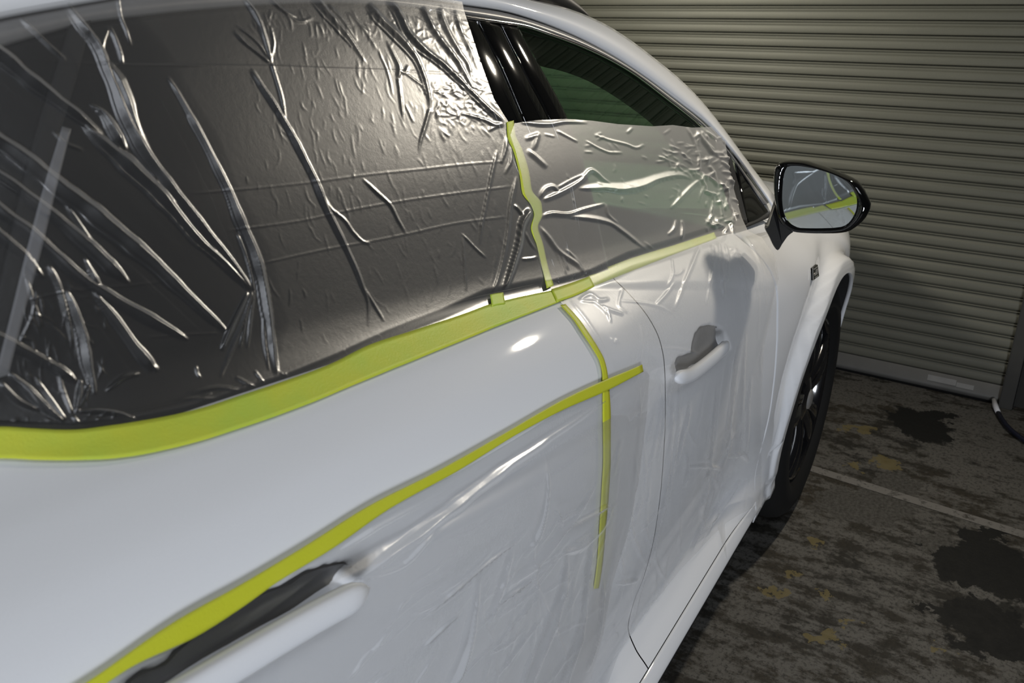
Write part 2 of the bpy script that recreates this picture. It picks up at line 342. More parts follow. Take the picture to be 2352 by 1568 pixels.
# door-cut line in (zeta, x)
gp=np.array([(1410,640),(1440,670),(1490,730),(1515,780),(1525,830),(1528,900),(1527,1000),(1520,1100),(1505,1220),(1480,1320),(1455,1385),(1443,1440),(1460,1490),(1490,1538)],float)
G=hit(gp[:,0],gp[:,1]); gz=G[:,2]-1.09-shf(G[:,0],G[:,2]); o_=np.argsort(gz); gz,gx=gz[o_],G[o_,0]
gx[:3]=gx[:3]*1.0
def xgap(z): return np.interp(z,gz,np.convolve(np.pad(gx,1,mode='edge'),[.25,.5,.25],'valid'))
# handle cups: pressed into the doors
def handle_line(pts,prot):
    P=hit(np.array([p[0] for p in pts],float),np.array([p[1] for p in pts],float),prot); return P
HR=handle_line([(850,1350),(700,1430),(560,1512),(430,1590),(300,1668),(190,1730)],.022)
HF=handle_line([(1550,868),(1590,858),(1630,828),(1672,790)],.022)
CUPPX=[([(812,1312),(795,1294),(750,1302),(700,1319),(664,1344),(635,1354),(590,1372),(530,1412),(465,1452),(415,1492),(375,1530),(335,1545),(290,1575),(230,1660)],[(812,1330),(720,1398),(600,1468),(450,1560),(330,1640),(235,1700)],.026),
 ([(1553,832),(1560,822),(1590,812),(1592,790),(1598,768),(1612,752),(1632,748),(1650,752),(1664,766),(1670,778)],[(1553,846),(1580,846),(1620,826),(1660,796),(1671,784)],.018)]
def proj(P):
    d=P-O; z=np.maximum(d@fw,.05); return CX+F*(d@rt)/z,CY-F*(d@up)/z
def cups(x,z):
    d=np.zeros_like(x); px,py=proj(np.stack([x,S(x,z),z],-1))
    for up_,lo__,dep in CUPPX:
        pol=np.array(up_+[(q[0]+(14 if dep>.02 else 6),q[1]+(34 if dep>.02 else 15)) for q in lo__[::-1]],float); k=(px>pol[:,0].min()-40)&(px<pol[:,0].max()+40)&(py>pol[:,1].min()-40)&(py<pol[:,1].max()+60)
        if not k.any(): continue
        q=np.r_[pol,[pol[0]]]; dd=np.abs(segdist(px[k],py[k],q)[0]); i=inside(px[k],py[k],pol); wd=12. if dep>.02 else 7.
        d[k]+=np.where(i,(dep+.016)*sm((dd+wd*.6)/(wd*1.9)),(dep+.016)*sm((wd*.6-dd)/(wd*1.9)))
    return d
TCH=None
def door(name,xl,xr,zb,zt,nu,nv,lift=False):
    ze=np.unique(np.r_[np.linspace(zb,zt,nv),np.linspace(-.10,min(zt,.02),24)]); u=np.linspace(0,1,nu)
    Lx=xl(ze) if callable(xl) else np.full_like(ze,xl); Rx=xr(ze) if callable(xr) else np.full_like(ze,xr)
    x=Lx[:,None]*(1-u)+Rx[:,None]*u
    zl=ze[:,None]+0*x
    if lift: zl=zl+LIFT(x)*sm((zl+.12)/.12)
    z=zof(x,zl)
    P=np.stack([x,S(x,z)+cups(x,z),z],-1); return adopt(grid(name,P,PAINT,None,0,None,OUTW),car)
lp=res([(-420,1050),(-200,1040),(0,1018),(160,1024),(315,1008),(440,982),(560,944),(670,907),(795,857)],60); LH=hit(lp[:,0],lp[:,1]); LZ=LH[:,2]-1.09-shf(LH[:,0],LH[:,2]); lo_=np.argsort(LH[:,0])
def LIFT(x): return np.interp(x,LH[lo_,0],np.maximum(LZ[lo_]-.010,0.))
rd=door('rear_door',-.45,lambda z:xgap(z)-.0018,-.776,.014,420,210,True)
XF=1.95
fd=door('front_door',lambda z:xgap(z)+.0018,lambda z:XF-.002+0*z+.05*sm((-.55-z)/.2),-.776,.014,200,170)
# rocker strip below the doors
ze=np.array([-.8145,-.812,-.805,-.795,-.785,-.7795]); x=np.linspace(-.45,2.13,60)[None]+0*ze[:,None]; z=zof(x,ze[:,None]+0*x)
adopt(grid('rocker_panel',np.stack([x,S(x,z),z],-1),PAINT,None,.02,None,OUTW),car)
# dark structure behind the gaps
ze=np.linspace(-.84,.0,120); x=np.linspace(-.45,1.95,140)[None]+0*ze[:,None]; z=zof(x,ze[:,None]+0*x)
adopt(grid('inner_body',np.stack([x,S(x,z)+.003+cups(x,z)*1.5+.02*sm(cups(x,z)/.004),z],-1),M['rubber'],None,0,None,OUTW),car)
# fender: polar sheet round the arch
def fender_y(x,z,r):
    return S(x,z)+.010*np.exp(-((r-RA-.085)/.03)**2)*sm((z-.5)/.15)-.026*(.3+.7*sm((z-.32)/.35))*sm(1-(r-RA-.042)/.018)*sm((r-RA+.03)/.02)
th=np.radians(np.linspace(196,-14,110)); 
def outer(a):
    cx,cz=WC; ca,sa_=math.cos(a),math.sin(a); best=9
    for (val,num,den) in (('x',XF+.002-cx if ca<0 else 3.42-cx,ca),('z',zof(np.array(cx+0.),0.)[()]-cz+.0 if sa_>0 else .25-cz,sa_)):
        if abs(den)>1e-6 and num/den>0: best=min(best,num/den)
    return best
rr=[]
for a in th:
    ro=max(outer(a),RA+.02)
    for _ in range(6):
        if math.sin(a)>0:
            xx=WC[0]+ro*math.cos(a); zz=float(zof(np.array(xx),0.004)); lim=(zz-WC[1])/math.sin(a) if math.sin(a)>.05 else 9
            ro=max(min(outer(a) if math.sin(a)<.05 else 9,lim,((XF+.002-WC[0])/math.cos(a)) if math.cos(a)<-.05 else (3.42-WC[0])/math.cos(a) if math.cos(a)>.05 else 9),RA+.02)
    q=np.r_[np.linspace(0,.02,5),np.linspace(.03,.1,10),np.linspace(.13,1,18)] ; rr.append(RA+ (ro-RA)*np.r_[q[:15]*min(1,.6/(ro-RA)),q[15:]] if ro-RA>.15 else RA+(ro-RA)*np.linspace(0,1,33))
rr=np.array(rr); x=WC[0]+rr*np.cos(th)[:,None]; z=WC[1]+rr*np.sin(th)[:,None]
fe=adopt(grid('front_fender',np.stack([x,fender_y(x,z,rr),z],-1),PAINT,None,.012,None,OUTW),car)
a=np.radians(np.linspace(-14,194,60)); yy=np.array([0,.012,.03,.3])
xa=WC[0]+(RA+.002)*np.cos(a); za=WC[1]+(RA+.002)*np.sin(a)
P=np.stack([xa[None]+0*yy[:,None],fender_y(xa,za,RA+.002+0*xa)[None]+.005+yy[:,None],za[None]+0*yy[:,None]],-1)
adopt(grid('arch_liner',P,M['dark_trim'],None,0,None),car)
# hood and front corner
xs_=np.linspace(XF+.02,3.42,30); zt=zof(xs_,.004); y0=S(xs_,zt); v=np.linspace(0,1,16)[:,None]; y1=2.66-y0
P=np.stack([xs_+0*v,y0+(y1-y0)*v,zt+.05*np.sin(np.pi*v)**.6],-1); adopt(grid('hood',P,PAINT,None,.01,None,(0,0,1)),car)
zz=np.linspace(.25,float(zof(np.array(3.42),.004)),12)[:,None]; yv=np.linspace(0,1,14); y0=S(np.full_like(zz,3.42),zz)
P=np.stack([3.42+.12*np.sin(np.pi*yv)**.6+0*zz,y0+(2.66-2*y0)*yv,zz+0*yv],-1); adopt(grid('front_bumper',P,PAINT,None,.01,None,(1,0,0)),car)
adopt(box('underbody',(-.45,.62,.22),(3.3,2.05,.30),M['dark_trim']),car)
adopt(box('far_body_side',(-.45,2.16,.28),(3.2,2.22,1.05),PAINT),car)
# ---- greenhouse, drawn as curves on the side surface
rl=[(-420,165),(-200,98),(0,45),(60,33),(150,17),(220,5),(330,-12),(500,-24),(700,-25),(860,-16),(980,0),(1062,12),(1150,25),(1200,38),(1300,74),(1400,124),(1480,176),(1560,236),(1620,284),(1680,350),(1720,404),(1765,466),(1778,486)]
ru=[(-420,60),(-200,-10),(0,-65),(60,-78),(150,-92),(220,-100),(330,-110),(500,-112),(700,-104),(860,-88),(980,-62),(1100,-32),(1225,0),(1300,18),(1380,50),(1440,86),(1500,131),(1560,180),(1610,230),(1660,292),(1700,346),(1740,400),(1782,452)]
adopt(panel('roof_side_rail',rl,ru,PAINT,None,90,12,0,.012,.004),car)
ml=[(-420,250),(-200,170),(0,109),(100,80),(210,52),(320,38),(420,27),(600,13),(750,8),(850,11),(960,20),(1070,36),(1140,47),(1200,57),(1260,76),(1340,106),(1440,157),(1540,231),(1620,294),(1672,352),(1710,408),(1752,470)]
rl2=[(p[0],p[1]) for p in rl[:-1]]
adopt(panel('window_moulding',ml,rl2,M['grey_trim'],None,90,8,-.002,.006,.003),car)
bead=[(985,24),(1070,39),(1140,49),(1200,58),(1260,77),(1340,107),(1440,158),(1540,232),(1610,287)]
bp=res(bead,60); adopt(tube('chrome_bead',hit(bp[:,0],bp[:,1],.003),np.linspace(.0028,.0022,60),M['chrome'],None,10),car)
# rear glass with its divider, belt moulding
gb=[(-420,1015),(-200,1000),(0,975),(160,975),(330,950),(450,922),(560,886),(640,858),(760,806),(850,764),(960,722),(1060,696),(1130,680),(1268,650)]
gt=[(-420,240),(-200,160),(0,102),(120,70),(210,48),(320,34),(420,23),(560,12),(680,8),(800,8),(900,13),(980,22),(1050,32),(1100,42)]
adopt(panel('rear_window',gb,gt,M['dark_glass'],None,80,40,-.004,0,.004),car)
adopt(panel('belt_moulding',[(-420,1075),(-200,1060),(0,1028),(160,1028),(330,1000),(450,972),(560,936),(700,885),(850,820),(960,775),(1100,722),(1290,655)],[(p[0],p[1]-6) for p in gb],M['black_satin'],None,80,8,-.003,.003,.003),car)
dv=[((172,20),(216,12)),((140,130),(190,130)),((92,280),(146,280)),((48,450),(100,440)),((14,600),(58,590)),((-12,700),(27,712)),((-60,880),(-13,870))]
adopt(panel('window_divider',[p[0] for p in dv],[p[1] for p in dv],M['rubber'],None,40,5,.0008,0.,.003),car)
dv2=[((143,290),(164,296)),((97,440),(128,440)),((57,590),(93,585)),((27,712),(58,712)),((-13,870),(20,860))]
adopt(panel('divider_trim',[p[0] for p in dv2],[p[1] for p in dv2],M['strip'],None,40,5,.0012,0.,.003,'pale grey trim strip beside the window divider'),car)
# B pillar garnishes: three glossy strips side by side
def garn(l,r): adopt(panel('pillar_garnish',l,r,M['black_gloss'],None,40,12,.001,.0016,.004),car)
garn([(1040,30),(1120,220),(1240,520),(1285,650)],[(1092,40),(1147,145),(1200,268),(1270,430),(1320,640)][0:5])
garn([(1095,40),(1150,145),(1203,268),(1262,420),(1322,640)],[(1148,53),(1202,160),(1260,270),(1300,380),(1345,634)])
garn([(1151,53),(1205,160),(1263,270),(1303,380),(1347,634)],[(1188,58),(1246,162),(1303,270),(1345,390),(1400,618)])
for q in ([(1093,42),(1149,145),(1202,268)],[(1150,54),(1203,160),(1261,270)]):
    qq=res(q,30); adopt(tube('garnish_edge',hit(qq[:,0],qq[:,1],.0008),.0010,M['black_gloss'],None,8),car)
# front glass, quarter glass
fb=[(1395,615),(1480,585),(1560,560),(1640,530),(1690,512)]; ft=[(1186,56),(1300,92),(1420,148),(1540,234),(1640,318)]
adopt(panel('front_window',fb,ft,M['green_glass'],None,40,30,-.004,0,.0),car)
adopt(panel('front_belt_moulding',[(1395,640),(1480,607),(1560,577),(1645,545),(1720,520),(1772,497)],[(1393,612),(1480,582),(1560,556),(1640,527),(1715,505),(1768,482)],M['black_satin'],None,40,6,-.002,.001,.003),car)
adopt(panel('quarter_window',[(1716,512),(1735,505),(1768,484)],[(1684,345),(1712,392),(1762,470)],M['dark_glass'],None,14,14,.0,0,.003),car)
adopt(panel('quarter_divider',[(1640,315),(1655,400),(1690,515)],[(1672,332),(1690,400),(1718,512)],M['black_satin'],None,20,5,.002,.002,.003),car)
# inner trim along the pillar and roof, headlining
it=[(1150,60),(1220,70),(1300,96),(1420,152),(1540,238),(1640,324),(1700,410),(1750,480)]; ib=[(1205,120),(1238,150),(1289,163),(1346,184),(1403,216),(1450,248),(1500,288),(1570,372)]
B=res(it,40); T=res(ib,40); v=np.linspace(0,1,8)[:,None]; px=B[:,0]*(1-v)+T[:,0]*v; py=B[:,1]*(1-v)+T[:,1]*v
adopt(grid('pillar_trim',hit(px,py,-.012-.08*v+0*px),M['dark_trim'],None,.004,None,OUTW),car)
U=res(ru,60); PU=hit(U[:,0],U[:,1]); k=PU[:,0]<1.65; PR=PU[k]; 
v=np.linspace(0,1,14)[:,None,None]; Q=PR.copy(); Q[:,1]=2.66-Q[:,1]; P=PR*(1-v)+Q*v; P[...,2]+=.012*np.sin(np.pi*v[...,0])**.7
adopt(grid('roof_panel',P,M['black_gloss'],None,.0,None,(0,0,1)),car)
P2=P.copy(); P2[...,2]-=.06; adopt(grid('headlining',P2[:,:],M['dark_trim'],None,0,None,(0,0,-1)),car)
PW=PU[PU[:,0]>=1.6]; Q=PW.copy(); Q[:,1]=2.66-Q[:,1]; v=np.linspace(0,1,14)[:,None,None]; P=PW*(1-v)+Q*v; P[...,0]+=.10*np.sin(np.pi*v[...,0])
adopt(grid('windshield',P,M['windshield'],None,0,None,(1,0,.5)),car)
L_=res(rl,60); PL=hit(L_[:,0],L_[:,1]); A=PL.copy(); A[:,1]=2.66-A[:,1]; Bq=PU.copy(); Bq[:,1]=2.66-Bq[:,1]
adopt(grid('far_roof_rail',np.stack([A,Bq],0),PAINT,None,.01,None,(0,1,0)),car)
adopt(box('dashboard',(1.75,.66,.62),(2.25,2.0,.98),M['dark_trim'],None,.04),car)
adopt(box('cabin_floor',(-.4,.66,.3),(2.2,2.1,.36),M['dark_trim']),car)
# roof rack rail, black, on the roof edge
rr_=np.array([(1120,-60),(1225,-16),(1262,-5),(1300,8),(1345,28),(1380,47),(1392,56)],float); rp=res(rr_,30)
adopt(tube('roof_rail',hit(rp[:,0],rp[:,1])+np.array([.012,.045,.012]),np.r_[np.full(18,.028),np.linspace(.028,.004,12)],M['black_satin'],None,10),car)
# ---- door handles
def handle(Hl,w0,lab=None):
    n=28; C=res(Hl,n); tt=np.linspace(0,1,n); w=w0*np.minimum(1,np.minimum(tt/.10,(1-tt)/.06)**.5+.05)
    N=nrm(C[:,0],C[:,2]); N=np.tile(np.array([0,-1,.12]),(n,1)); T=np.gradient(C,axis=0); T/=np.linalg.norm(T,axis=1,keepdims=True); U_=np.cross(T,N); U_/=np.linalg.norm(U_,axis=1,keepdims=True)
    if U_[0,2]<0: U_=-U_
    a=np.linspace(0,2*np.pi,16,endpoint=False); ca=np.sign(np.cos(a))*np.abs(np.cos(a))**.7; sa_=np.sign(np.sin(a))*np.abs(np.sin(a))**.7
    V=C[:,None]+w[:,None,None]*ca[None,:,None]*U_[:,None]+.0085*np.minimum(1,w/w0)[:,None,None]*sa_[None,:,None]*N[:,None]
    f=qidx(n,16,True).tolist()+[list(range(16))[::-1],[(n-1)*16+k for k in range(16)]]
    return adopt(_mesh('door_handle',V,f,PAINT,None,True,lab),car)
handle(HR,.0135); handle(HF,.0125)
for up_,lo__,dep in CUPPX: adopt(panel('handle_cup',[(q[0]+(10 if dep>.02 else 4),q[1]+(24 if dep>.02 else 11)) for q in lo__],up_,M['cup'],None,50,14,-.004,-dep,.0,'dark hollow behind the door handle'),car)
# ---- badge on the fender
def poly_on(name,pts,off,mat,parent,label=None,th=.0012):
    p=np.array(pts,float); A=hit(p[:,0],p[:,1],off); n=len(A); B=A+np.array([0,th,0])
    f=[list(range(n))]+[[i,n+i,n+(i+1)%n,(i+1)%n] for i in range(n)]
    return _mesh(name,np.r_[A,B],f,mat,parent,False,label)
bd=poly_on('fender_badge',[(1866.6,616.4),(1878.2,607.6),(1881.4,633.6),(1868,643.8)],.005,M['black_gloss'],None,'small black and silver badge on the fender',.006); adopt(bd,car); bd_loc=bd
def zb(x,y): return (1840+x/22.4,590+y/22.4)
for nm,pp in [('badge_stripe',[(670,625),(860,490),(866,520),(676,655)]),
  ('badge_letter',[(765,690),(850,600),(872,625),(868,700),(880,735),(862,770),(864,872),(800,905),(700,985),(690,945),(745,890),(770,800),(800,735)]),
  ('badge_lettering',[(735,1055),(885,945),(890,975),(742,1090)]),('badge_border',[(596,590),(625,565),(650,1170),(622,1195)])]:
    o=poly_on(nm,[zb(*q) for q in pp],.0062,M['silver'],None); o.parent=bd; o.location=-bd.location-CAROFF
# ---- wheel
wx,wz=WC; yS=.395
prof=[(.262,.03),(.275,.008),(.30,.0),(.335,.004),(.362,.016),(.378,.034),(.3865,.06),(.3865,.20),(.378,.22),(.33,.24),(.262,.235)]
wheel=lathe('wheel',[(.262,.03),(.255,.02),(.248,.03),(.24,.06),(.235,.15),(.235,.22)],(wx,yS,wz),M['rim']); adopt(wheel,car)
def sub(o,par):
    o.parent=par; o.location=o.location-par.location-CAROFF; return o
sub(lathe('tire',prof,(wx,yS,wz),M['rubber']),wheel)
sub(lathe('brake_disc',[(.03,.10),(.165,.10),(.165,.115),(.03,.115)],(wx,yS,wz),M['brake']),wheel)
sub(lathe('hub_cap',[(.0005,.012),(.02,.0125),(.03,.016),(.034,.026)],(wx,yS,wz),M['silver'],None,32),wheel)
sub(lathe('hub',[(.034,.02),(.075,.03),(.085,.05),(.085,.09)],(wx,yS,wz),M['rim'],None,40),wheel)
for k in range(5):
    for dlt in (-.16,.16):
        an=k*2*math.pi/5+math.pi/2+.12; a0=an+dlt*1.5; a1=an+dlt
        n=10; t_=np.linspace(0,1,n); r_=.06+t_*.192; aa=a0+(a1-a0)*t_; cw=.017-.004*t_; yv=.03-.016*np.sin(t_*np.pi*.9)
        rad=np.stack([np.cos(aa),0*aa,np.sin(aa)],-1); tan=np.stack([-np.sin(aa),0*aa,np.cos(aa)],-1)
        C=np.array([wx,yS,wz])+rad*r_[:,None]+np.stack([0*yv,yv,0*yv],-1)
        ring=[(-1,.02),(-.75,0),(.75,0),(1,.02),(.8,.034),(-.8,.034)]
        V=np.stack([C+tan*(cw*q)[:,None]+np.array([0,dp,0]) for q,dp in ring],1)
        sub(_mesh('spoke',V,qidx(n,6,True),M['rim'],None,True),wheel)
# ---- side mirror
def mz(x,y): return (1700+x/4.3556,340+y/4.3556)
gl=[mz(*q) for q in [(470,185),(540,180),(700,200),(850,240),(1000,300),(1090,360),(1140,440),(1165,530),(1160,600),(1130,680),(1080,750),(1020,785),(900,800),(750,803),(600,800),(520,770),(460,710),(430,640),(415,500),(425,330),(440,240)]]
ho=[mz(*q) for q in [(352,190),(400,150),(470,138),(600,145),(750,185),(900,235),(1050,300),(1150,350),(1210,420),(1260,510),(1290,580),(1270,650),(1220,730),(1140,800),(1080,835),(950,852),(800,855),(650,850),(540,840),(460,795),(400,730),(365,600),(340,450),(335,300),(340,230)]]
mc=O+ray(1890,468)*(1.86/ray(1890,468)[0]); dd=(mc-O)/np.linalg.norm(mc-O)
tg=np.array([1.15,.57,1.12]); r_=(tg-mc)/np.linalg.norm(tg-mc); mn=r_-dd; mn/=np.linalg.norm(mn)
def on_plane(pts,shift=0.):
    p=np.array(pts,float); D=ray(p[:,0],p[:,1]); c=mc-mn*shift; tt=((c-O)@mn)/(D@mn); return O+D*tt[:,None]
gl_=res(np.r_[gl,[gl[0]]],72)[:-1]; ho_=res(np.r_[ho,[ho[0]]],72)[:-1]
GP=on_plane(gl_); HP=on_plane(ho_)
def alignring(A,B):
    ca=np.arctan2(*(A-A.mean(0))[:,1:].T[::-1]); return A
# align by angle about centre so rings loft cleanly
e1=np.cross(mn,[0,0,1]); e1/=np.linalg.norm(e1); e2=np.cross(e1,mn)
def polar(P,n=72):
    c=GP.mean(0); q=P-c; a=np.arctan2(q@e2,q@e1); o=np.argsort(a); a=a[o]; P=P[o]
    a3=np.r_[a-2*np.pi,a,a+2*np.pi]; P3=np.r_[P,P,P]; t_=np.linspace(-np.pi,np.pi,n,endpoint=False)
    return np.stack([np.interp(t_,a3,P3[:,k]) for k in range(3)],-1)
GR=polar(GP); HRg=polar(HP); cen=HRg.mean(0); cg=GR.mean(0)
fwd=np.array([.98,.05,-.02])
rings=[cg+(GR-cg)*1.0-mn*.004,cg+(GR-cg)*1.03+mn*.006,GR*.3+HRg*.7+mn*.007,HRg,cen+(HRg-cen)*1.02+fwd*.02,cen+(HRg-cen)*.98+fwd*.05,cen+(HRg-cen)*.86+fwd*.085,cen+(HRg-cen)*.6+fwd*.112,cen+(HRg-cen)*.25+fwd*.122]
V=np.array(rings); f=qidx(len(rings),72,True).tolist()+[[(len(rings)-1)*72+k for k in range(72)]]
mir=_mesh('side_mirror',V,f,M['black_gloss'],None,True); adopt(mir,car)
mg=_mesh('mirror_glass',np.r_[cg+(GR-cg)*1.01-mn*.0035,[cg-mn*.0035]],[[k,(k+1)%72,72] for k in range(72)],M['mirror'],None,False); sub(mg,mir)
stp=[mz(*q) for q in [(345,560),(300,700),(270,790),(245,805),(290,900),(340,1000),(375,1035),(430,960),(500,870),(545,838),(470,790),(400,730)]]
A=on_plane(res(np.r_[stp,[stp[0]]],48)[:-1],.01); c=A.mean(0); fv=np.array([.9,.25,0])
V=np.array([c+(A-c)*.92,A+fv*.012,A+fv*.05,c+(A-c)*.8+fv*.075]); f=qidx(4,48,True).tolist()+[list(range(48))[::-1],[3*48+k for k in range(48)]]
sub(_mesh('mirror_stalk',V,f,M['black_satin'],None,False),mir)
# ------------------------------------------------------------------ masking film
rng=np.random.default_rng(7)
def ridge(Hm,gx,gy,pts,w,a=.5,k=-.35,t0=.12,t1=.12,mode='max'):
    p=np.asarray(pts,float)
    if len(p)>2: p=res(p,max(6,4*len(p)))
    wm=max(w) if hasattr(w,'__len__') else w
    i0,i1=np.searchsorted(gx,[p[:,0].min()-wm,p[:,0].max()+wm]); j0,j1=np.searchsorted(gy,[p[:,1].min()-wm,p[:,1].max()+wm])
    if i1<=i0 or j1<=j0: return
    X,Y=np.meshgrid(gx[i0:i1],gy[j0:j1]); d,al=segdist(X,Y,p)
    ww=np.interp(al,np.linspace(0,1,len(w)),w) if hasattr(w,'__len__') else w
    L_=np.linalg.norm(np.diff(p,axis=0),axis=1).sum(); ph=rng.uniform(0,6.3,3); fq=L_/np.array([110.,190.,60.])
    if wm>3.3: d=d+.03*ww*(np.sin(6.283*al*fq[0]+ph[0])+np.sin(6.283*al*fq[1]+ph[1])); ww=ww*(1+.06*np.sin(6.283*al*fq[0]+ph[2])+.02*np.sin(6.283*al*fq[2]+ph[1]))
    r=d/ww; h=np.where(r<k,(1+r)/(1+k),(1-r)/(1-k)); h=np.maximum(h,0); h=h**1.15
    h*=a*ww*np.minimum(1,al/max(t0,1e-3))**.7*np.minimum(1,(1-al)/max(t1,1e-3))**.7
    if np.max(ww)>10 and mode=='max': h=h+.14*np.max(ww)*np.exp(-((r-.9)/.1)**2)*np.minimum(1,al/.15)*np.minimum(1,(1-al)/.15)*(np.asarray(ww)>7)
    v=Hm[j0:j1,i0:i1]
    if mode=='max': np.maximum(v,h,out=v)
    else: v+=h
def sheet(name,poly,step,hfun,off,mat,lab):
    p=np.asarray(poly,float); gx=np.arange(p[:,0].min()-step*2,p[:,0].max()+step*3,step); gy=np.arange(p[:,1].min()-step*2,p[:,1].max()+step*3,step)
    X,Y=np.meshgrid(gx,gy); Hm=np.zeros_like(X); base=hfun(Hm,gx,gy,X,Y)
    ins=inside(X,Y,p); d,al=segdist(X,Y,np.r_[p,[p[0]]]); near=(~ins)&(np.abs(d)<step*1.45)
    # snap the rim of outside vertices onto the outline
    Z=np.r_[p,[p[0]]]; Ls=np.r_[0,np.cumsum(np.linalg.norm(np.diff(Z,axis=0),axis=1))]; ss=al*Ls[-1]
    X=np.where(near,np.interp(ss,Ls,Z[:,0]),X); Y=np.where(near,np.interp(ss,Ls,Z[:,1]),Y)
    ok=ins|near; q=qidx(*X.shape); okf=ok.ravel(); q=q[okf[q].all(1)&ins.ravel()[q].any(1)]
    used=np.unique(q); mp=np.full(X.size,-1); mp[used]=np.arange(len(used))
    px,py=X.ravel()[used],Y.ravel()[used]; of=(off+base).ravel()[used] if hasattr(base,'shape') else np.full(len(used),off)
    P=hit(px,py,of); dep=np.linalg.norm(P-O,axis=1)/F
    N=nrm(P[:,0],P[:,2]); P=P+N*(Hm.ravel()[used]*dep)[:,None]
    o=mesh(name,P,mp[q],mat); return tag(o,lab,'plastic sheet','masking films on the car')
def micro(Hm,gx,gy,n,region,ang,spread,l0,l1,w,a,dens=None):
    p=np.asarray(region,float); c=0; lo=p.min(0); hi=p.max(0)
    while c<n:
        x,y=rng.uniform(lo,hi)
        if not inside(np.array([x]),np.array([y]),p)[0]: continue
        if dens is not None and rng.random()>dens(x,y): continue
        an=ang+rng.normal(0,spread); l=rng.uniform(l0,l1); b=rng.normal(0,.25)
        e=np.array([math.cos(an),math.sin(an)]); e2=np.array([math.cos(an+b),math.sin(an+b)])
        ridge(Hm,gx,gy,[(x,y),(x+e[0]*l/2,y+e[1]*l/2),(x+e[0]*l/2+e2[0]*l/2,y+e[1]*l/2+e2[1]*l/2)],w*rng.uniform(.8,1.3),a*rng.uniform(.5,1.2),rng.uniform(-.3,.3),.35,.35,'add'); c+=1
def soft(X,Y,seed,sx,sy,n=5):
    r=np.random.default_rng(seed); h=np.zeros_like(X)
    for _ in range(n):
        a=r.normal(0,1); h+=np.sin(X/sx*r.uniform(.6,1.6)+Y/sy*r.uniform(-1,1)+r.uniform(0,6.3))*np.cos(Y/sy*r.uniform(.5,1.5)+r.uniform(0,6.3))
    return h/n
TAPE_C=[(-420,1045),(-200,1035),(0,1016),(160,1022),(315,1006),(440,980),(560,942),(670,905),(795,855),(905,806),(1030,758),(1130,712),(1285,680)]
def fade(X,Y,line,w):
    d,_=segdist(X,Y,line); return sm((np.abs(d)-w)/w)
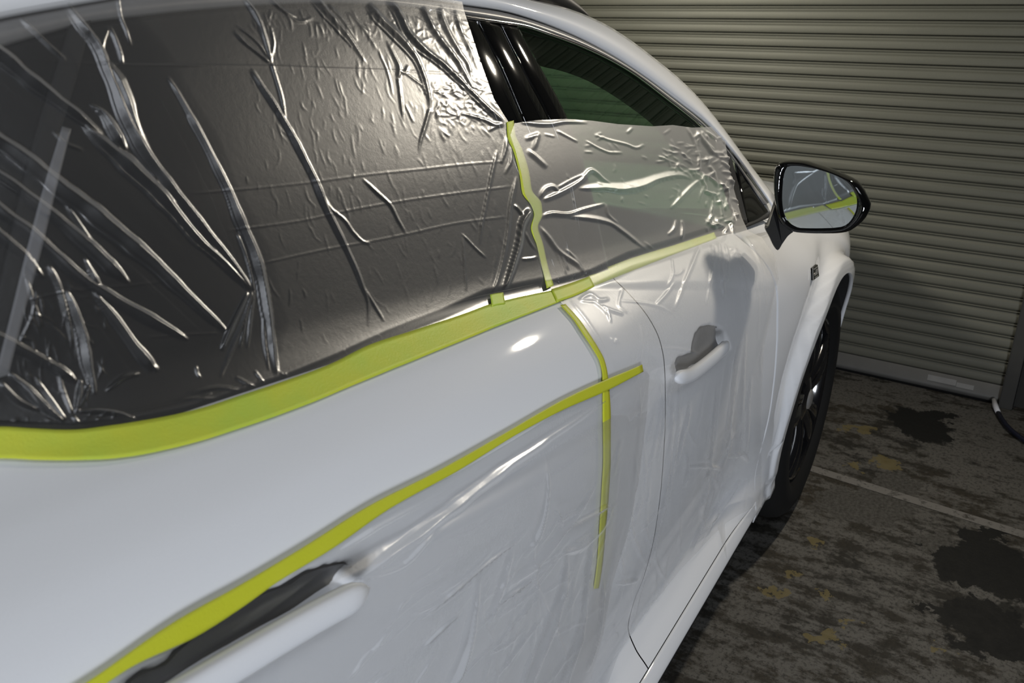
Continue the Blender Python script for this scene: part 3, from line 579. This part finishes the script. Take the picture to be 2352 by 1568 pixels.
# ---- film over the rear window
P1=TAPE_C+[(1262,662),(1240,560),(1228,520),(1235,488),(1212,440),(1205,400),(1190,345),(1175,310),(1168,280),(1135,228),(1100,130),(1078,62),(1066,25),(1052,-40),(900,-95),(700,-112),(500,-118),(300,-114),(0,-75),(-420,50)]
A1=[ # points, half width, height, peak
 ([(-40,98),(0,128),(90,200),(185,272),(235,312)],[20,20,18,14,10],0.62,-.12,.02,.2),
 ([(150,10),(178,48),(228,118),(240,150),(265,215),(295,290),(330,350),(390,430),(450,505),(520,590),(578,668)],[10,14,13,14,17,17,15,13,12,10,8],.6,-.25,.1,.06),
 ([(182,272),(205,300),(255,345),(320,400),(380,462),(450,545),(510,600),(575,665)],[6,16,22,22,16,13,11,8],0.50,-.12,.08,.05),
 ([(240,138),(268,180),(292,235),(318,300),(345,345)],[8,20,16,9,5],0.39,-.12,.1,.3),
 ([(250,62),(238,95),(234,118)],5,.5,.2,.2,.2),([(250,62),(265,95),(275,125),(280,148)],6,.5,-.4,.2,.2),
 ([(268,-10),(276,40),(290,75),(300,105)],5,.5,-.3,.1,.3),([(45,42),(85,80),(115,110),(150,140)],7,.4,-.2,.2,.3),
 ([(205,240),(235,260),(255,290),(272,320),(290,345)],[5,9,14,14,8],0.56,-.12,.2,.2),
 ([(120,300),(150,330),(190,345)],6,.3,0,.3,.3),
 ([(384,178),(400,203),(430,255),(460,310),(490,370),(520,430),(538,475),(560,530),(588,598),(600,650),(612,720),(624,800),(636,862)],[5,6,8,8,9,11,13,14,15,14,13,11,8],0.67,-.12,.05,.1),
 ([(535,72),(560,98),(590,122),(620,146)],5,.5,-.2,.2,.1),([(540,60),(570,80),(600,110),(618,142)],4,.4,-.2,.2,.1),
 ([(558,-4),(588,38),(600,65),(612,105),(622,146)],[6,8,8,6,6],0.56,-.12,.1,.1),([(622,146),(634,185),(645,225),(655,275)],[6,5,5,4],.6,-.3,.05,.2),
 ([(620,60),(628,100),(618,140)],5,.35,0,.2,.2),
 ([(576,160),(600,200),(640,260),(658,290),(690,350),(720,410),(742,462),(770,522),(800,582),(830,652),(846,702),(846,750)],[7,8,8,9,9,9,9,8,7,6,5,4],0.67,-.12,.06,.2),
 ([(742,450),(760,480),(790,505),(812,535),(838,557),(852,560)],4.5,.55,-.3,.2,.2),
 ([(828,650),(850,685),(882,738)],4,.5,-.2,.2,.2),
 ([(620,0),(650,25),(680,42)],6,.4,-.3,.1,.3),([(650,22),(690,50),(720,40)],5,.25,0,.3,.3),
 ([(720,-5),(750,30),(770,52),(805,95),(842,148)],[12,13,10,7,4],.55,-.3,.1,.1),
 ([(752,15),(780,42),(800,70),(818,95)],8,.45,-.4,.1,.3),([(800,30),(830,60),(850,90),(868,120)],5,.4,-.3,.2,.2),
 ([(846,10),(870,42),(910,80),(935,108),(958,140),(975,182),(985,225),(988,252)],[10,14,15,13,10,8,7,6],0.67,-.12,.08,.1),([(988,250),(978,285),(966,325),(962,355)],[6,6,5,3],.6,.3,.05,.3),
 ([(892,0),(912,28),(935,75),(970,112),(1020,152),(1060,190),(1105,235),(1162,286)],[10,13,13,11,9,8,8,7],0.90,-.12,.08,.06),
 ([(970,18),(990,60),(1020,102),(1050,142),(1072,178),(1095,222)],[9,10,9,8,7,5],0.78,-.12,.08,.15),
 ([(1008,20),(1022,60),(1050,112),(1076,152),(1085,190)],[8,9,8,6,4],0.67,-.12,.08,.15),([(1042,25),(1060,75),(1085,130),(1098,165)],[7,7,6,4],.5,-.3,.1,.2),
 ([(888,95),(905,130),(916,158),(914,182)],[4,6,7,6],.6,-.2,.2,.1),([(914,180),(918,205),(922,240),(927,278)],[6,5,5,4],.6,.1,.05,.2),([(916,160),(928,168),(938,150)],5,.5,0,.2,.2),
 ([(865,105),(878,138),(884,150),(895,185),(902,220)],3.4,.6,-.2,.2,.2),([(926,164),(950,182),(968,196),(976,210)],3.6,.6,-.2,.1,.2),([(930,238),(940,260),(950,282)],3.4,.6,0,.2,.2),
 ([(1052,258),(1090,268),(1120,278),(1138,287),(1162,282)],[4,5,5,7,6],.6,0,.2,.05),([(1120,300),(1140,290),(1165,284)],5,.5,.2,.2,.05),
 ([(832,410),(868,445),(895,470),(915,508),(933,538)],[4,5,5,4.5,3.5],.6,-.2,.15,.2),
 ([(1142,345),(1128,410),(1112,490),(1105,525),(1102,562)],[4,4.5,4.5,4,3.5],.6,.5,.1,.2),([(1188,405),(1174,470),(1166,540),(1156,600),(1130,685)],[5,6,6,6,4],.5,.5,.1,.1),
 ([(1225,478),(1200,515),(1192,560),(1178,612),(1158,672)],[12,11,10,10,7],.75,.3,.08,.08),([(1205,500),(1190,480),(1180,470)],5,.6,0,.2,.2),
 ([(1060,536),(1088,566),(1115,592)],3.4,.6,-.1,.2,.2),([(1063,540),(1066,600),(1070,668)],3.4,.5,0,.2,.2),([(1198,596),(1220,594),(1240,588)],4,.7,-.3,.2,.1),([(1205,530),(1220,560),(1238,580)],4,.5,0,.2,.2),
 ([(1150,375),(1160,340),(1168,290)],5,.5,.2,.2,.05),([(1160,400),(1175,360),(1172,300)],4,.5,-.2,.2,.05),
 # the broad pleats at the lower left
 ([(-60,290),(0,328),(60,370),(130,425),(190,470),(255,522),(320,575),(400,648),(465,712),(524,766)],[22,22,22,22,24,22,18,14,11,7],0.67,-.12,.02,.05),
 ([(-40,380),(0,405),(60,448),(120,492),(170,535),(212,572),(255,612),(298,652)],[12,13,13,13,14,17,17,6],0.62,-.12,.03,.08),
 ([(150,470),(185,520),(205,550),(218,570)],6,.5,-.2,.2,.2),([(155,515),(172,535),(190,555)],5,.5,-.2,.2,.2),
 ([(-40,450),(0,482),(60,525),(110,568),(155,610),(220,660),(265,688),(330,724),(385,754),(432,782)],[14,14,14,13,13,12,14,15,13,6],0.62,-.12,.03,.06),
 ([(193,594),(206,620),(220,648),(232,662)],[4,7,10,6],.5,-.2,.1,.2),
 ([(-20,520),(25,560),(60,590),(100,640)],[12,12,10,6],0.50,-.12,.05,.2),
 ([(212,668),(240,702),(275,748),(302,785),(330,822),(352,850)],[6,11,12,13,15,14],0.56,-.12,.1,.1),([(330,826),(350,838),(362,852)],8,.5,.3,.2,.2),
 ([(150,668),(165,705),(184,760),(198,835),(212,890),(215,908)],[8,12,15,15,12,7],.55,-.35,.1,.12),
 ([(110,610),(130,650),(145,700),(160,760),(165,800)],[7,9,9,7,5],.45,-.2,.1,.2),([(60,640),(75,690),(95,750)],6,.35,0,.2,.2),([(85,670),(75,720),(45,790)],5,.4,.2,.1,.1),
 ([(-30,765),(0,776),(60,806),(125,842),(150,858),(176,880)],[14,14,12,12,14,8],0.50,-.12,.05,.15),
 ([(20,858),(60,890),(100,932),(146,968)],[7,11,12,5],0.62,-.12,.1,.08),([(0,880),(40,920),(90,945)],[8,10,6],.45,-.3,.1,.2),([(80,865),(110,910),(150,965)],[5,7,5],.4,-.2,.2,.1),
 ([(172,948),(180,905),(184,870)],[5,8,6],.55,.2,.05,.2),([(172,948),(195,905),(206,880)],[4,7,7],.6,.3,.05,.2),([(172,946),(210,946),(260,950),(328,972)],[5,8,9,6],.55,-.3,.08,.1),
 ([(242,898),(262,882),(285,866),(320,857)],[4,7,8,5],.6,.2,.1,.15),([(165,955),(185,975),(205,985)],5,.5,0,.2,.2),([(130,840),(145,900),(165,950)],[5,7,5],.4,0,.2,.1),
 ([(570,672),(548,715),(525,765),(508,805)],[5,8,9,5],.75,.4,.06,.1),([(580,668),(555,745),(532,800),(506,868)],[4,6,6,4],.65,.2,.05,.2),([(578,672),(562,735),(550,800)],[3,5,4],.6,0,.05,.2),([(584,664),(574,730),(567,800)],[3,5,4],.6,-.1,.05,.2),
 ([(545,535),(565,590),(578,640),(582,668)],[5,6,5,4],.6,.2,.1,.05),([(548,530),(570,565),(590,600)],4,.5,-.2,.1,.1),
 ([(596,610),(604,700),(608,780),(618,850)],[6,7,7,5],.5,.3,.1,.2),
 ([(584,852),(595,866),(606,880)],4,.6,0,.2,.2),([(540,868),(575,885),(610,905)],6,.4,-.2,.2,.2),([(450,840),(452,855),(460,868)],4,.6,0,.2,.2),
 ([(430,905),(500,890),(560,900)],7,.3,0,.3,.3),([(400,925),(440,915),(520,918)],6,.3,0,.3,.3),
]
FOLD=[[(-60,140),(80,140),(200,146),(350,150),(600,152),(780,158),(930,163),(1120,174)],[(430,445),(540,436),(700,420),(850,400),(950,390),(1100,374),(1165,370)],[(520,530),(700,505),(790,485),(900,465),(1000,450),(1180,427)],[(600,605),(760,570),(840,556),(930,538),(1050,512),(1165,497)],[(60,690),(160,668),(300,655),(420,640)],[(340,775),(430,768),(500,765)]]
def h1(Hm,gx,gy,X,Y):
    for pts,w,a,k,t0,t1 in A1: ridge(Hm,gx,gy,pts,w,a*(.62 if np.mean([q[0] for q in pts])>760 and np.mean([q[1] for q in pts])<320 else 1.),k,t0,t1)
    for f in FOLD: ridge(Hm,gx,gy,f,3.2,.17,.1,.05,.05,'add')
    R=[(560,40),(1060,40),(1160,300),(1200,420),(1130,640),(900,700),(680,800),(560,500)]
    micro(Hm,gx,gy,300,R,1.35,.16,18,60,2.9,.15,lambda x,y: np.clip(.25+.75*(x-500)/600-.5*max(0,y-350)/350,.08,1))
    C=[(850,20),(1060,40),(1110,170),(1160,280),(1090,300),(1000,290),(975,200),(930,100)]
    micro(Hm,gx,gy,150,C,.9,.7,12,40,3.4,.18)
    micro(Hm,gx,gy,60,[(985,170),(1080,190),(1110,260),(1010,300)],.6,1.2,12,34,3.6,.24)
    micro(Hm,gx,gy,90,[(560,20),(1040,10),(1060,60),(560,60)],1.1,.3,18,45,3.6,.14)
    micro(Hm,gx,gy,50,[(60,560),(250,690),(230,900),(30,900)],1.2,.5,20,70,3.6,.22)
    micro(Hm,gx,gy,60,[(640,860),(960,720),(1130,680),(1130,720),(960,780),(640,910)],1.0,.25,12,26,3.4,.45)
    micro(Hm,gx,gy,50,[(0,960),(340,950),(560,880),(640,850),(640,890),(330,985),(0,1000)],.5,.9,14,40,4.5,.25)
    Hm+=1.6*(soft(X,Y,3,70,60)+.6)*sm((900-X)/500)
    Hm*=fade(X,Y,TAPE_C,30)*sm((np.abs(segdist(X,Y,[(1168,280),(1175,310),(1190,345),(1205,400),(1212,440),(1235,488),(1228,520),(1240,560),(1262,662)])[0])-8)/14)
    return .004*fade(X,Y,TAPE_C,26)
f1=sheet('masking_film',P1,2.4,h1,.0022,M['film'],'clear wrinkled masking film taped over the rear side window')
# ---- film over the front window and door
TF=[(1365,640),(1450,600),(1550,570),(1650,538)]
P2=[(1182,283),(1230,276),(1300,273),(1360,277),(1420,285),(1500,290),(1545,287),(1590,293),(1640,291),(1662,305),(1668,340),(1676,400),(1690,450),(1704,500),(1718,530),(1750,545),(1783,592),(1788,640),(1770,720),(1752,800),(1749,900),(1749,1010),(1748,1165),(1735,1162),(1700,1180),(1664,1203),(1668,1285),(1650,1215),(1560,1310),(1480,1410),(1420,1500),(1385,1600),(1300,1700),(1300,1600),(1350,1420),(1372,1340),(1382,1200),(1392,1050),(1394,900),(1390,855),(1375,815),(1340,762),(1300,705),(1278,684),(1256,655),(1240,600),(1232,560),(1222,525),(1228,490),(1206,445),(1198,400),(1184,345),(1172,310)]
A2=[([(1195,280),(1260,284),(1300,279),(1350,281)],[6,9,7,4],.6,.2,.1,.2),
 ([(1236,462),(1255,432),(1268,428),(1285,442)],[6,9,8,5],.6,0,.1,.1),([(1246,462),(1290,442),(1335,415),(1358,392),(1366,396),(1385,412),(1405,424)],[6,9,9,7,8,7,4],.75,-.3,.1,.2),([(1280,432),(1315,412),(1358,394)],4,.7,-.2,.1,.05),
 ([(1328,432),(1390,428),(1430,432),(1470,424),(1510,408),(1555,400),(1592,410)],[5,11,14,15,13,10,5],.65,.45,.08,.1),([(1370,420),(1400,430),(1450,424)],6,.6,0,.1,.2),([(1548,398),(1556,380),(1562,372)],5,.6,0,.1,.2),
 ([(1232,502),(1270,492),(1300,494),(1340,482),(1391,468)],[5,8,8,6,4],.8,-.3,.05,.1),([(1300,496),(1350,500),(1400,510),(1430,530),(1468,560),(1490,575)],[6,8,9,8,7,4],.65,.3,.1,.2),([(1391,468),(1396,490),(1420,515)],5,.5,0,.1,.2),
 ([(1238,520),(1258,545),(1285,580),(1330,612),(1345,632)],[6,9,9,8,5],.6,-.2,.1,.1),([(1262,545),(1290,590),(1305,620)],[4,6,4],.6,-.2,.1,.1),([(1300,572),(1325,600),(1340,628)],[4,6,5],.6,-.2,.1,.1),([(1270,560),(1300,630)],4,.5,0,.1,.1),
 ([(1365,310),(1400,322),(1440,332),(1462,340),(1480,332)],3.6,.75,-.2,.1,.1),([(1346,324),(1380,343),(1405,351),(1430,351)],3.4,.7,-.2,.1,.15),([(1278,300),(1300,312),(1326,326)],4,.6,-.2,.15,.1),([(1250,308),(1275,314)],3.4,.5,0,.2,.2),([(1210,345),(1240,370),(1255,385)],9,.5,-.2,.2,.2),([(1205,320),(1235,310),(1225,345)],8,.5,0,.2,.2),
 ([(1578,292),(1596,330),(1606,380),(1606,430)],5,.6,.2,.1,.1),([(1600,300),(1625,335),(1640,352),(1660,352)],[5,8,8,6],.8,0,.1,.1),([(1612,300),(1618,320),(1640,345)],5,.8,0,.1,.1),
 ([(1610,412),(1590,428),(1568,450),(1540,480)],[6,8,8,4],.8,.1,.1,.1),([(1560,435),(1558,460),(1552,470)],5,.8,0,.2,.1),([(1610,412),(1620,430),(1622,445)],5,.7,0,.1,.1),([(1655,420),(1668,445),(1672,478)],[6,8,5],.8,0,.1,.1),([(1645,450),(1655,470),(1660,500)],[6,7,5],.8,0,.1,.1),([(1640,440),(1636,480),(1630,510)],[5,6,4],.7,0,.1,.1),([(1628,380),(1640,400),(1648,430)],7,.6,0,.1,.1),
 ([(1553,505),(1548,525),(1534,540)],[4,7,4],.8,0,.1,.1),([(1566,505),(1568,530),(1566,555)],[5,7,4],.8,.1,.1,.1),([(1635,505),(1650,530),(1660,515)],6,.7,0,.1,.1),([(1480,555),(1510,575),(1530,570)],4,.4,0,.2,.2),
 ([(1612,552),(1592,600),(1570,655),(1549,712)],[5,7,7,4],.7,0,.06,.1),([(1634,560),(1640,600),(1632,645),(1622,702)],[6,7,6,4],.8,0,.06,.1),([(1650,555),(1658,620),(1663,685)],[5,8,5],.8,0,.06,.06),([(1665,560),(1672,600),(1670,640),(1660,650)],[5,7,5,4],.7,0,.1,.1),([(1675,570),(1690,575),(1680,590)],6,.6,0,.1,.1),
 ([(1543,592),(1546,625),(1532,662)],4,.7,0,.1,.1),([(1570,618),(1560,628),(1545,632)],3.5,.7,0,.1,.1),([(1551,648),(1530,675),(1507,700)],[4,6,6],.8,0,.1,.05),([(1420,690),(1470,694),(1510,702),(1548,722)],[4,5,6,4],.5,.2,.1,.2),
 ([(1328,690),(1355,676),(1378,690),(1400,686)],[4,7,7,5],.8,0,.1,.1),([(1330,690),(1375,694),(1398,684)],4,.8,0,.1,.1),([(1380,702),(1400,712),(1430,722)],[4,7,7],.8,0,.1,.1),([(1392,706),(1398,725),(1402,742)],[6,6,3],.8,0,.1,.1),([(1402,776),(1411,790),(1414,780),(1420,790)],3.4,.8,0,.1,.1),([(1360,690),(1385,710),(1395,722)],5,.7,0,.1,.1),
 ([(1430,660),(1420,700),(1440,720)],6,.4,0,.2,.2),([(1310,690),(1350,740),(1385,800),(1400,850)],6,.4,.2,.1,.1),([(1470,745),(1476,770),(1466,840),(1462,870)],[4,4,3.5,3],.5,0,.1,.2),([(1500,800),(1540,800),(1580,805),(1605,812)],[4,5,5,4],.6,.2,.1,.1),
 ([(1440,855),(1500,845),(1560,830)],5,.3,.2,.2,.2),
 ([(1682,560),(1700,600),(1715,660),(1715,720)],7,.4,0,.1,.2),([(1710,540),(1745,600),(1760,660),(1755,720)],6,.4,0,.1,.2),([(1735,640),(1742,700),(1738,780)],4,.4,0,.1,.2),([(1752,790),(1744,830),(1748,870)],5,.5,0,.1,.2)]
LONG=[[(1468,885),(1466,980),(1455,1100),(1440,1200),(1405,1330)],[(1545,900),(1535,1050),(1512,1200),(1478,1330)],[(1565,930),(1545,1060),(1520,1180),(1490,1260)],[(1585,920),(1558,1040),(1540,1100)],[(1648,880),(1640,960),(1625,1100),(1605,1220)],[(1690,820),(1680,930),(1668,1050)],[(1712,760),(1705,880),(1700,1010)],[(1725,860),(1715,960),(1712,1060)],[(1575,1040),(1578,1080),(1570,1120)],[(1670,1050),(1700,1042),(1718,1060)],[(1570,1072),(1620,1070),(1658,1076)],[(1640,1120),(1610,1200),(1590,1260)],[(1700,1100),(1660,1160),(1600,1230)],[(1430,1200),(1400,1330),(1380,1450)],[(1500,1260),(1460,1380),(1430,1480)],[(1415,1340),(1440,1336),(1465,1328)],[(1400,1000),(1440,965),(1470,935)]]
def h2(Hm,gx,gy,X,Y):
    for pts,w,a,k,t0,t1 in A2: ridge(Hm,gx,gy,pts,np.maximum(np.asarray(w)*.9,2.8).tolist(),a*.75,k,t0,t1)
    for f in LONG: ridge(Hm,gx,gy,f,[3.5,6,7,4.5],1.1,rng.uniform(-.4,.4),.15,.2)
    micro(Hm,gx,gy,70,[(1600,300),(1665,305),(1685,430),(1700,520),(1620,530),(1608,420)],1.2,.9,14,40,4,.8)
    micro(Hm,gx,gy,40,[(1500,330),(1600,330),(1600,400),(1510,400)],.4,.6,10,30,3,.5)
    micro(Hm,gx,gy,50,[(1400,900),(1740,780),(1745,1150),(1420,1450)],1.75,.15,60,220,5,.6)
    micro(Hm,gx,gy,30,[(1300,300),(1560,300),(1560,480),(1300,480)],.5,.9,10,30,3,.35)
    Hm+=2.0*(soft(X,Y,5,40,120)+.5)*sm((Y-640)/120)
    LE=np.abs(segdist(X,Y,[(1172,275),(1184,310),(1206,398),(1212,436),(1236,470),(1236,490),(1226,522),(1240,560),(1253,620),(1262,655),(1290,695),(1300,705),(1340,762),(1375,815),(1390,855),(1394,900),(1392,1050),(1382,1200),(1372,1340)])[0])
    Hm*=fade(X,Y,TF,9)*sm((LE-8)/14)
    lower=sm((Y-720)/150)*sm((1800-X)/60)*sm((LE-14)/60)
    return .0042*sm((668-Y)/25)*sm((np.abs(segdist(X,Y,[(1262,668),(1365,640),(1450,600),(1550,570),(1650,538)])[0])-8)/16)+.006*lower*sm((LE-12)/30)*sm((np.abs(segdist(X,Y,[(1250,970),(1400,884),(1490,842)])[0])-18)/40)+.0006
f2=sheet('masking_film',P2,2.4,h2,.0026,M['film2'],'clear crinkled masking film draped from front side window over front door')
# ---- film hanging from the lower tape over the rear door
T3=[(200,1590),(300,1518),(420,1448),(560,1368),(700,1268),(840,1186),(960,1130),(1060,1080),(1180,1010),(1300,935),(1400,880),(1478,846)]
P3=T3+[(1492,862),(1486,950),(1470,1080),(1440,1220),(1405,1340),(1385,1450),(1330,1640),(1240,1900),(700,2150),(200,1900)]
A3=[([(1476,856),(1400,902),(1300,968),(1200,1028),(1050,1108),(900,1188),(780,1262)],[4,5,6,8,10,11,9],.55,-.3,.05,.25),([(1470,864),(1380,925),(1250,1005),(1100,1085),(960,1165)],[3,4,4.5,5,4],.6,-.2,.05,.25),
 ([(1455,875),(1330,960),(1180,1060),(1060,1150),(930,1250),(830,1330)],[5,9,14,18,18,12],.4,.2,.06,.25),([(830,1330),(920,1300),(1010,1200)],8,.3,0,.2,.2),
 ([(1400,1156),(1350,1186),(1310,1205),(1282,1222)],[3,5,5,3],.8,-.2,.1,.2),([(1405,1165),(1370,1220),(1310,1262),(1270,1270)],[6,12,14,6],.4,.2,.1,.2),([(1192,1236),(1130,1282),(1080,1322),(1010,1382),(958,1428)],[3,4,4.5,4,3],.75,-.2,.1,.2),([(1232,1318),(1180,1355),(1115,1410)],[3,4,3],.75,-.2,.2,.2),([(1058,1402),(1010,1445),(965,1492)],[3,4,3],.75,-.2,.2,.2),([(1230,1370),(1180,1430),(1120,1500)],3.4,.5,0,.2,.2),
 ([(1254,1040),(1258,1110),(1252,1160),(1230,1230),(1200,1280)],[3,5,7,9,7],.4,0,.2,.2),([(1372,1105),(1335,1165),(1280,1230),(1220,1300),(1160,1350)],[4,7,10,11,7],.4,0,.1,.2),([(1345,1165),(1310,1180),(1275,1200)],3.4,.6,0,.2,.2),([(1275,1172),(1288,1208)],4,.5,0,.2,.2),
 ([(1100,1330),(1085,1420),(1060,1520),(1020,1600)],[6,12,15,12],.35,0,.2,.1),([(1300,1250),(1290,1340),(1255,1450),(1210,1568),(1190,1640)],[6,12,16,16,12],.35,0,.2,.05),([(1360,1220),(1345,1320),(1330,1440),(1290,1568),(1270,1640)],[5,9,12,12,9],.35,0,.15,.05),([(1385,1330),(1378,1420),(1345,1540)],[4,7,6],.5,0,.1,.1),([(1180,1250),(1150,1350),(1120,1440)],[6,10,8],.3,0,.2,.2),
 ([(1000,1500),(960,1560),(900,1640)],4,.4,0,.2,.2),([(900,1440),(860,1490),(800,1560)],4,.35,0,.3,.2),([(860,1345),(760,1420),(640,1500),(540,1568)],[6,9,10,8],.25,.1,.2,.1),([(1120,1500),(1160,1480),(1180,1460)],4,.4,0,.2,.2)]
def h3(Hm,gx,gy,X,Y):
    for pts,w,a,k,t0,t1 in A3: ridge(Hm,gx,gy,pts,w,a*(2.6 if np.max(w)>7 else 3.4 if np.max(w)<=5 else 2.2),k,t0,t1)
    micro(Hm,gx,gy,46,[(1480,900),(1400,1400),(1300,1640),(900,1640),(1150,1250),(1350,1000)],1.95,.22,60,260,5.5,.5)
    micro(Hm,gx,gy,24,[(1400,1100),(1300,1400),(1000,1600),(800,1500),(1200,1100)],2.45,.12,60,240,3.6,1.1)
    m=fade(X,Y,T3,22); Hm+=6.0*(soft(X,Y,9,55,260)+.5)*sm((X-800)/350)*sm((Y-1050)/200); Hm*=m
    return .012*fade(X,Y,T3,60)
f3=sheet('masking_film',P3,2.5,h3,.0030,M['film3'],'clear loose masking film hanging from the long sloping tape over rear door')
# ------------------------------------------------------------------ tapes
def tapes(name,A,B,mat,lab,off=.0046,nu=120,nv=6,wav=0.,thick=.0004):
    A=res(A,nu); B=res(B,nu); v=np.linspace(0,1,nv)[:,None]; j=rng.normal(0,.6,(2,nu)); j=np.stack([np.convolve(np.pad(q,2,mode='edge'),np.ones(5)/5,'valid') for q in j])
    A=A+np.stack([0*j[0],j[0]],-1)*wav; B=B+np.stack([0*j[1],j[1]],-1)*wav
    px=A[:,0]*(1-v)+B[:,0]*v; py=A[:,1]*(1-v)+B[:,1]*v
    o=grid(name,hit(px,py,np.full_like(px,off)),mat,None,thick,None,OUTW); return tag(o,lab,'masking tape','masking tape strips on the car')
tapes('masking_tape',[(-420,1085),(-200,1072),(0,1052),(80,1055),(160,1056),(230,1054),(300,1047),(430,1020),(560,980),(700,930),(830,876),(960,823),(1100,766),(1200,726),(1292,690)],[(-420,1012),(-200,1000),(0,980),(80,984),(160,987),(245,978),(330,965),(450,940),(560,905),(640,879),(760,835),(850,791),(960,755),(1060,722),(1130,697),(1278,664)],M['tape'],'wide green tape along the bottom of the rear side window',.0042,160,8,.6)
tapes('masking_tape',[(1280,693),(1320,679),(1366,657)],[(1266,664),(1310,650),(1354,634)],M['tape'],'short green tape patch joining the two window tapes at the door pillar',.0054,20,5,.3)
tapes('masking_tape',[(1360,658),(1450,622),(1560,579),(1646,547)],[(1352,630),(1450,593),(1560,559),(1640,533)],M['tape'],'pale green tape under crinkled film below the front side window',.0013,60,5,.3)
tapes('masking_tape',[(1130,703),(1146,699),(1161,697)],[(1126,676),(1141,673),(1156,671)],M['tape'],'tiny square of green tape standing on the wide window tape',.0052,8,8)
tapes('masking_tape',[(195,1606),(305,1530),(450,1462),(560,1392),(640,1335),(760,1262),(900,1165),(1050,1082),(1200,990),(1300,938),(1390,899),(1478,853)],[(120,1618),(215,1556),(400,1428),(560,1338),(700,1254),(850,1160),(1000,1084),(1150,1000),(1300,914),(1400,868),(1440,852),(1475,837)],M['tape_thin'],'long yellow tape sloping across the rear door above its handle',.0056,160,6,.3)
tapes('masking_tape',[(1287,700),(1316,732),(1338,765),(1360,798),(1378,832),(1384,862),(1385,960),(1386,1050),(1382,1130),(1378,1200),(1372,1290),(1364,1352)],[(1299,698),(1330,732),(1353,765),(1374,798),(1389,828),(1396,860),(1403,960),(1403,1050),(1399,1130),(1393,1200),(1385,1290),(1376,1350)],M['tape_thin'],'narrow yellow tape running down the rear edge of the rear door',.0042,140,4,.4)
tapes('masking_tape',[(1164,280),(1166,312),(1180,348),(1194,402),(1200,442),(1222,474),(1227,492),(1220,522),(1233,562),(1247,620),(1256,662)],[(1180,276),(1184,308),(1200,344),(1216,398),(1222,436),(1244,468),(1246,492),(1236,520),(1247,558),(1259,612),(1272,655)],M['tape'],'wavy green tape joining the films down the door pillar',.0072,120,5,.3)
# ------------------------------------------------------------------ hose at the foot of the guide rail
hp=np.array([(2286,932),(2294,950),(2310,975),(2330,994),(2352,1010),(2400,1035),(2470,1050),(2620,1075),(2900,1120)],float); hz=np.array([.016,.012,.010,.010,.010,.010,.010]); hq=np.stack([res(hp,40)[:,0],res(hp,40)[:,1]],-1)
P=floor_at(hq[:,0],hq[:,1],np.linspace(.016,.009,40)); 
hose=tag(empty('cable',tuple(P[0]*[1,1,0])),'dark blue cable with a white end lying by the shutter foot','cable')
t_=tube('cord',P[1:],.009,plain('cable_blue',(.012,.014,.03),.4),None,10); t_.parent=hose; t_.location=-Vector(hose.location)
t_=tube('plug',np.array([P[0]+(P[0]-P[2])*.3+[0,0,.012],P[0],P[1]]),[.008,.011,.0095],plain('plug_white',(.75,.75,.78),.3,var=.03),None,10,'white end'); t_.parent=hose; t_.location=-Vector(hose.location)
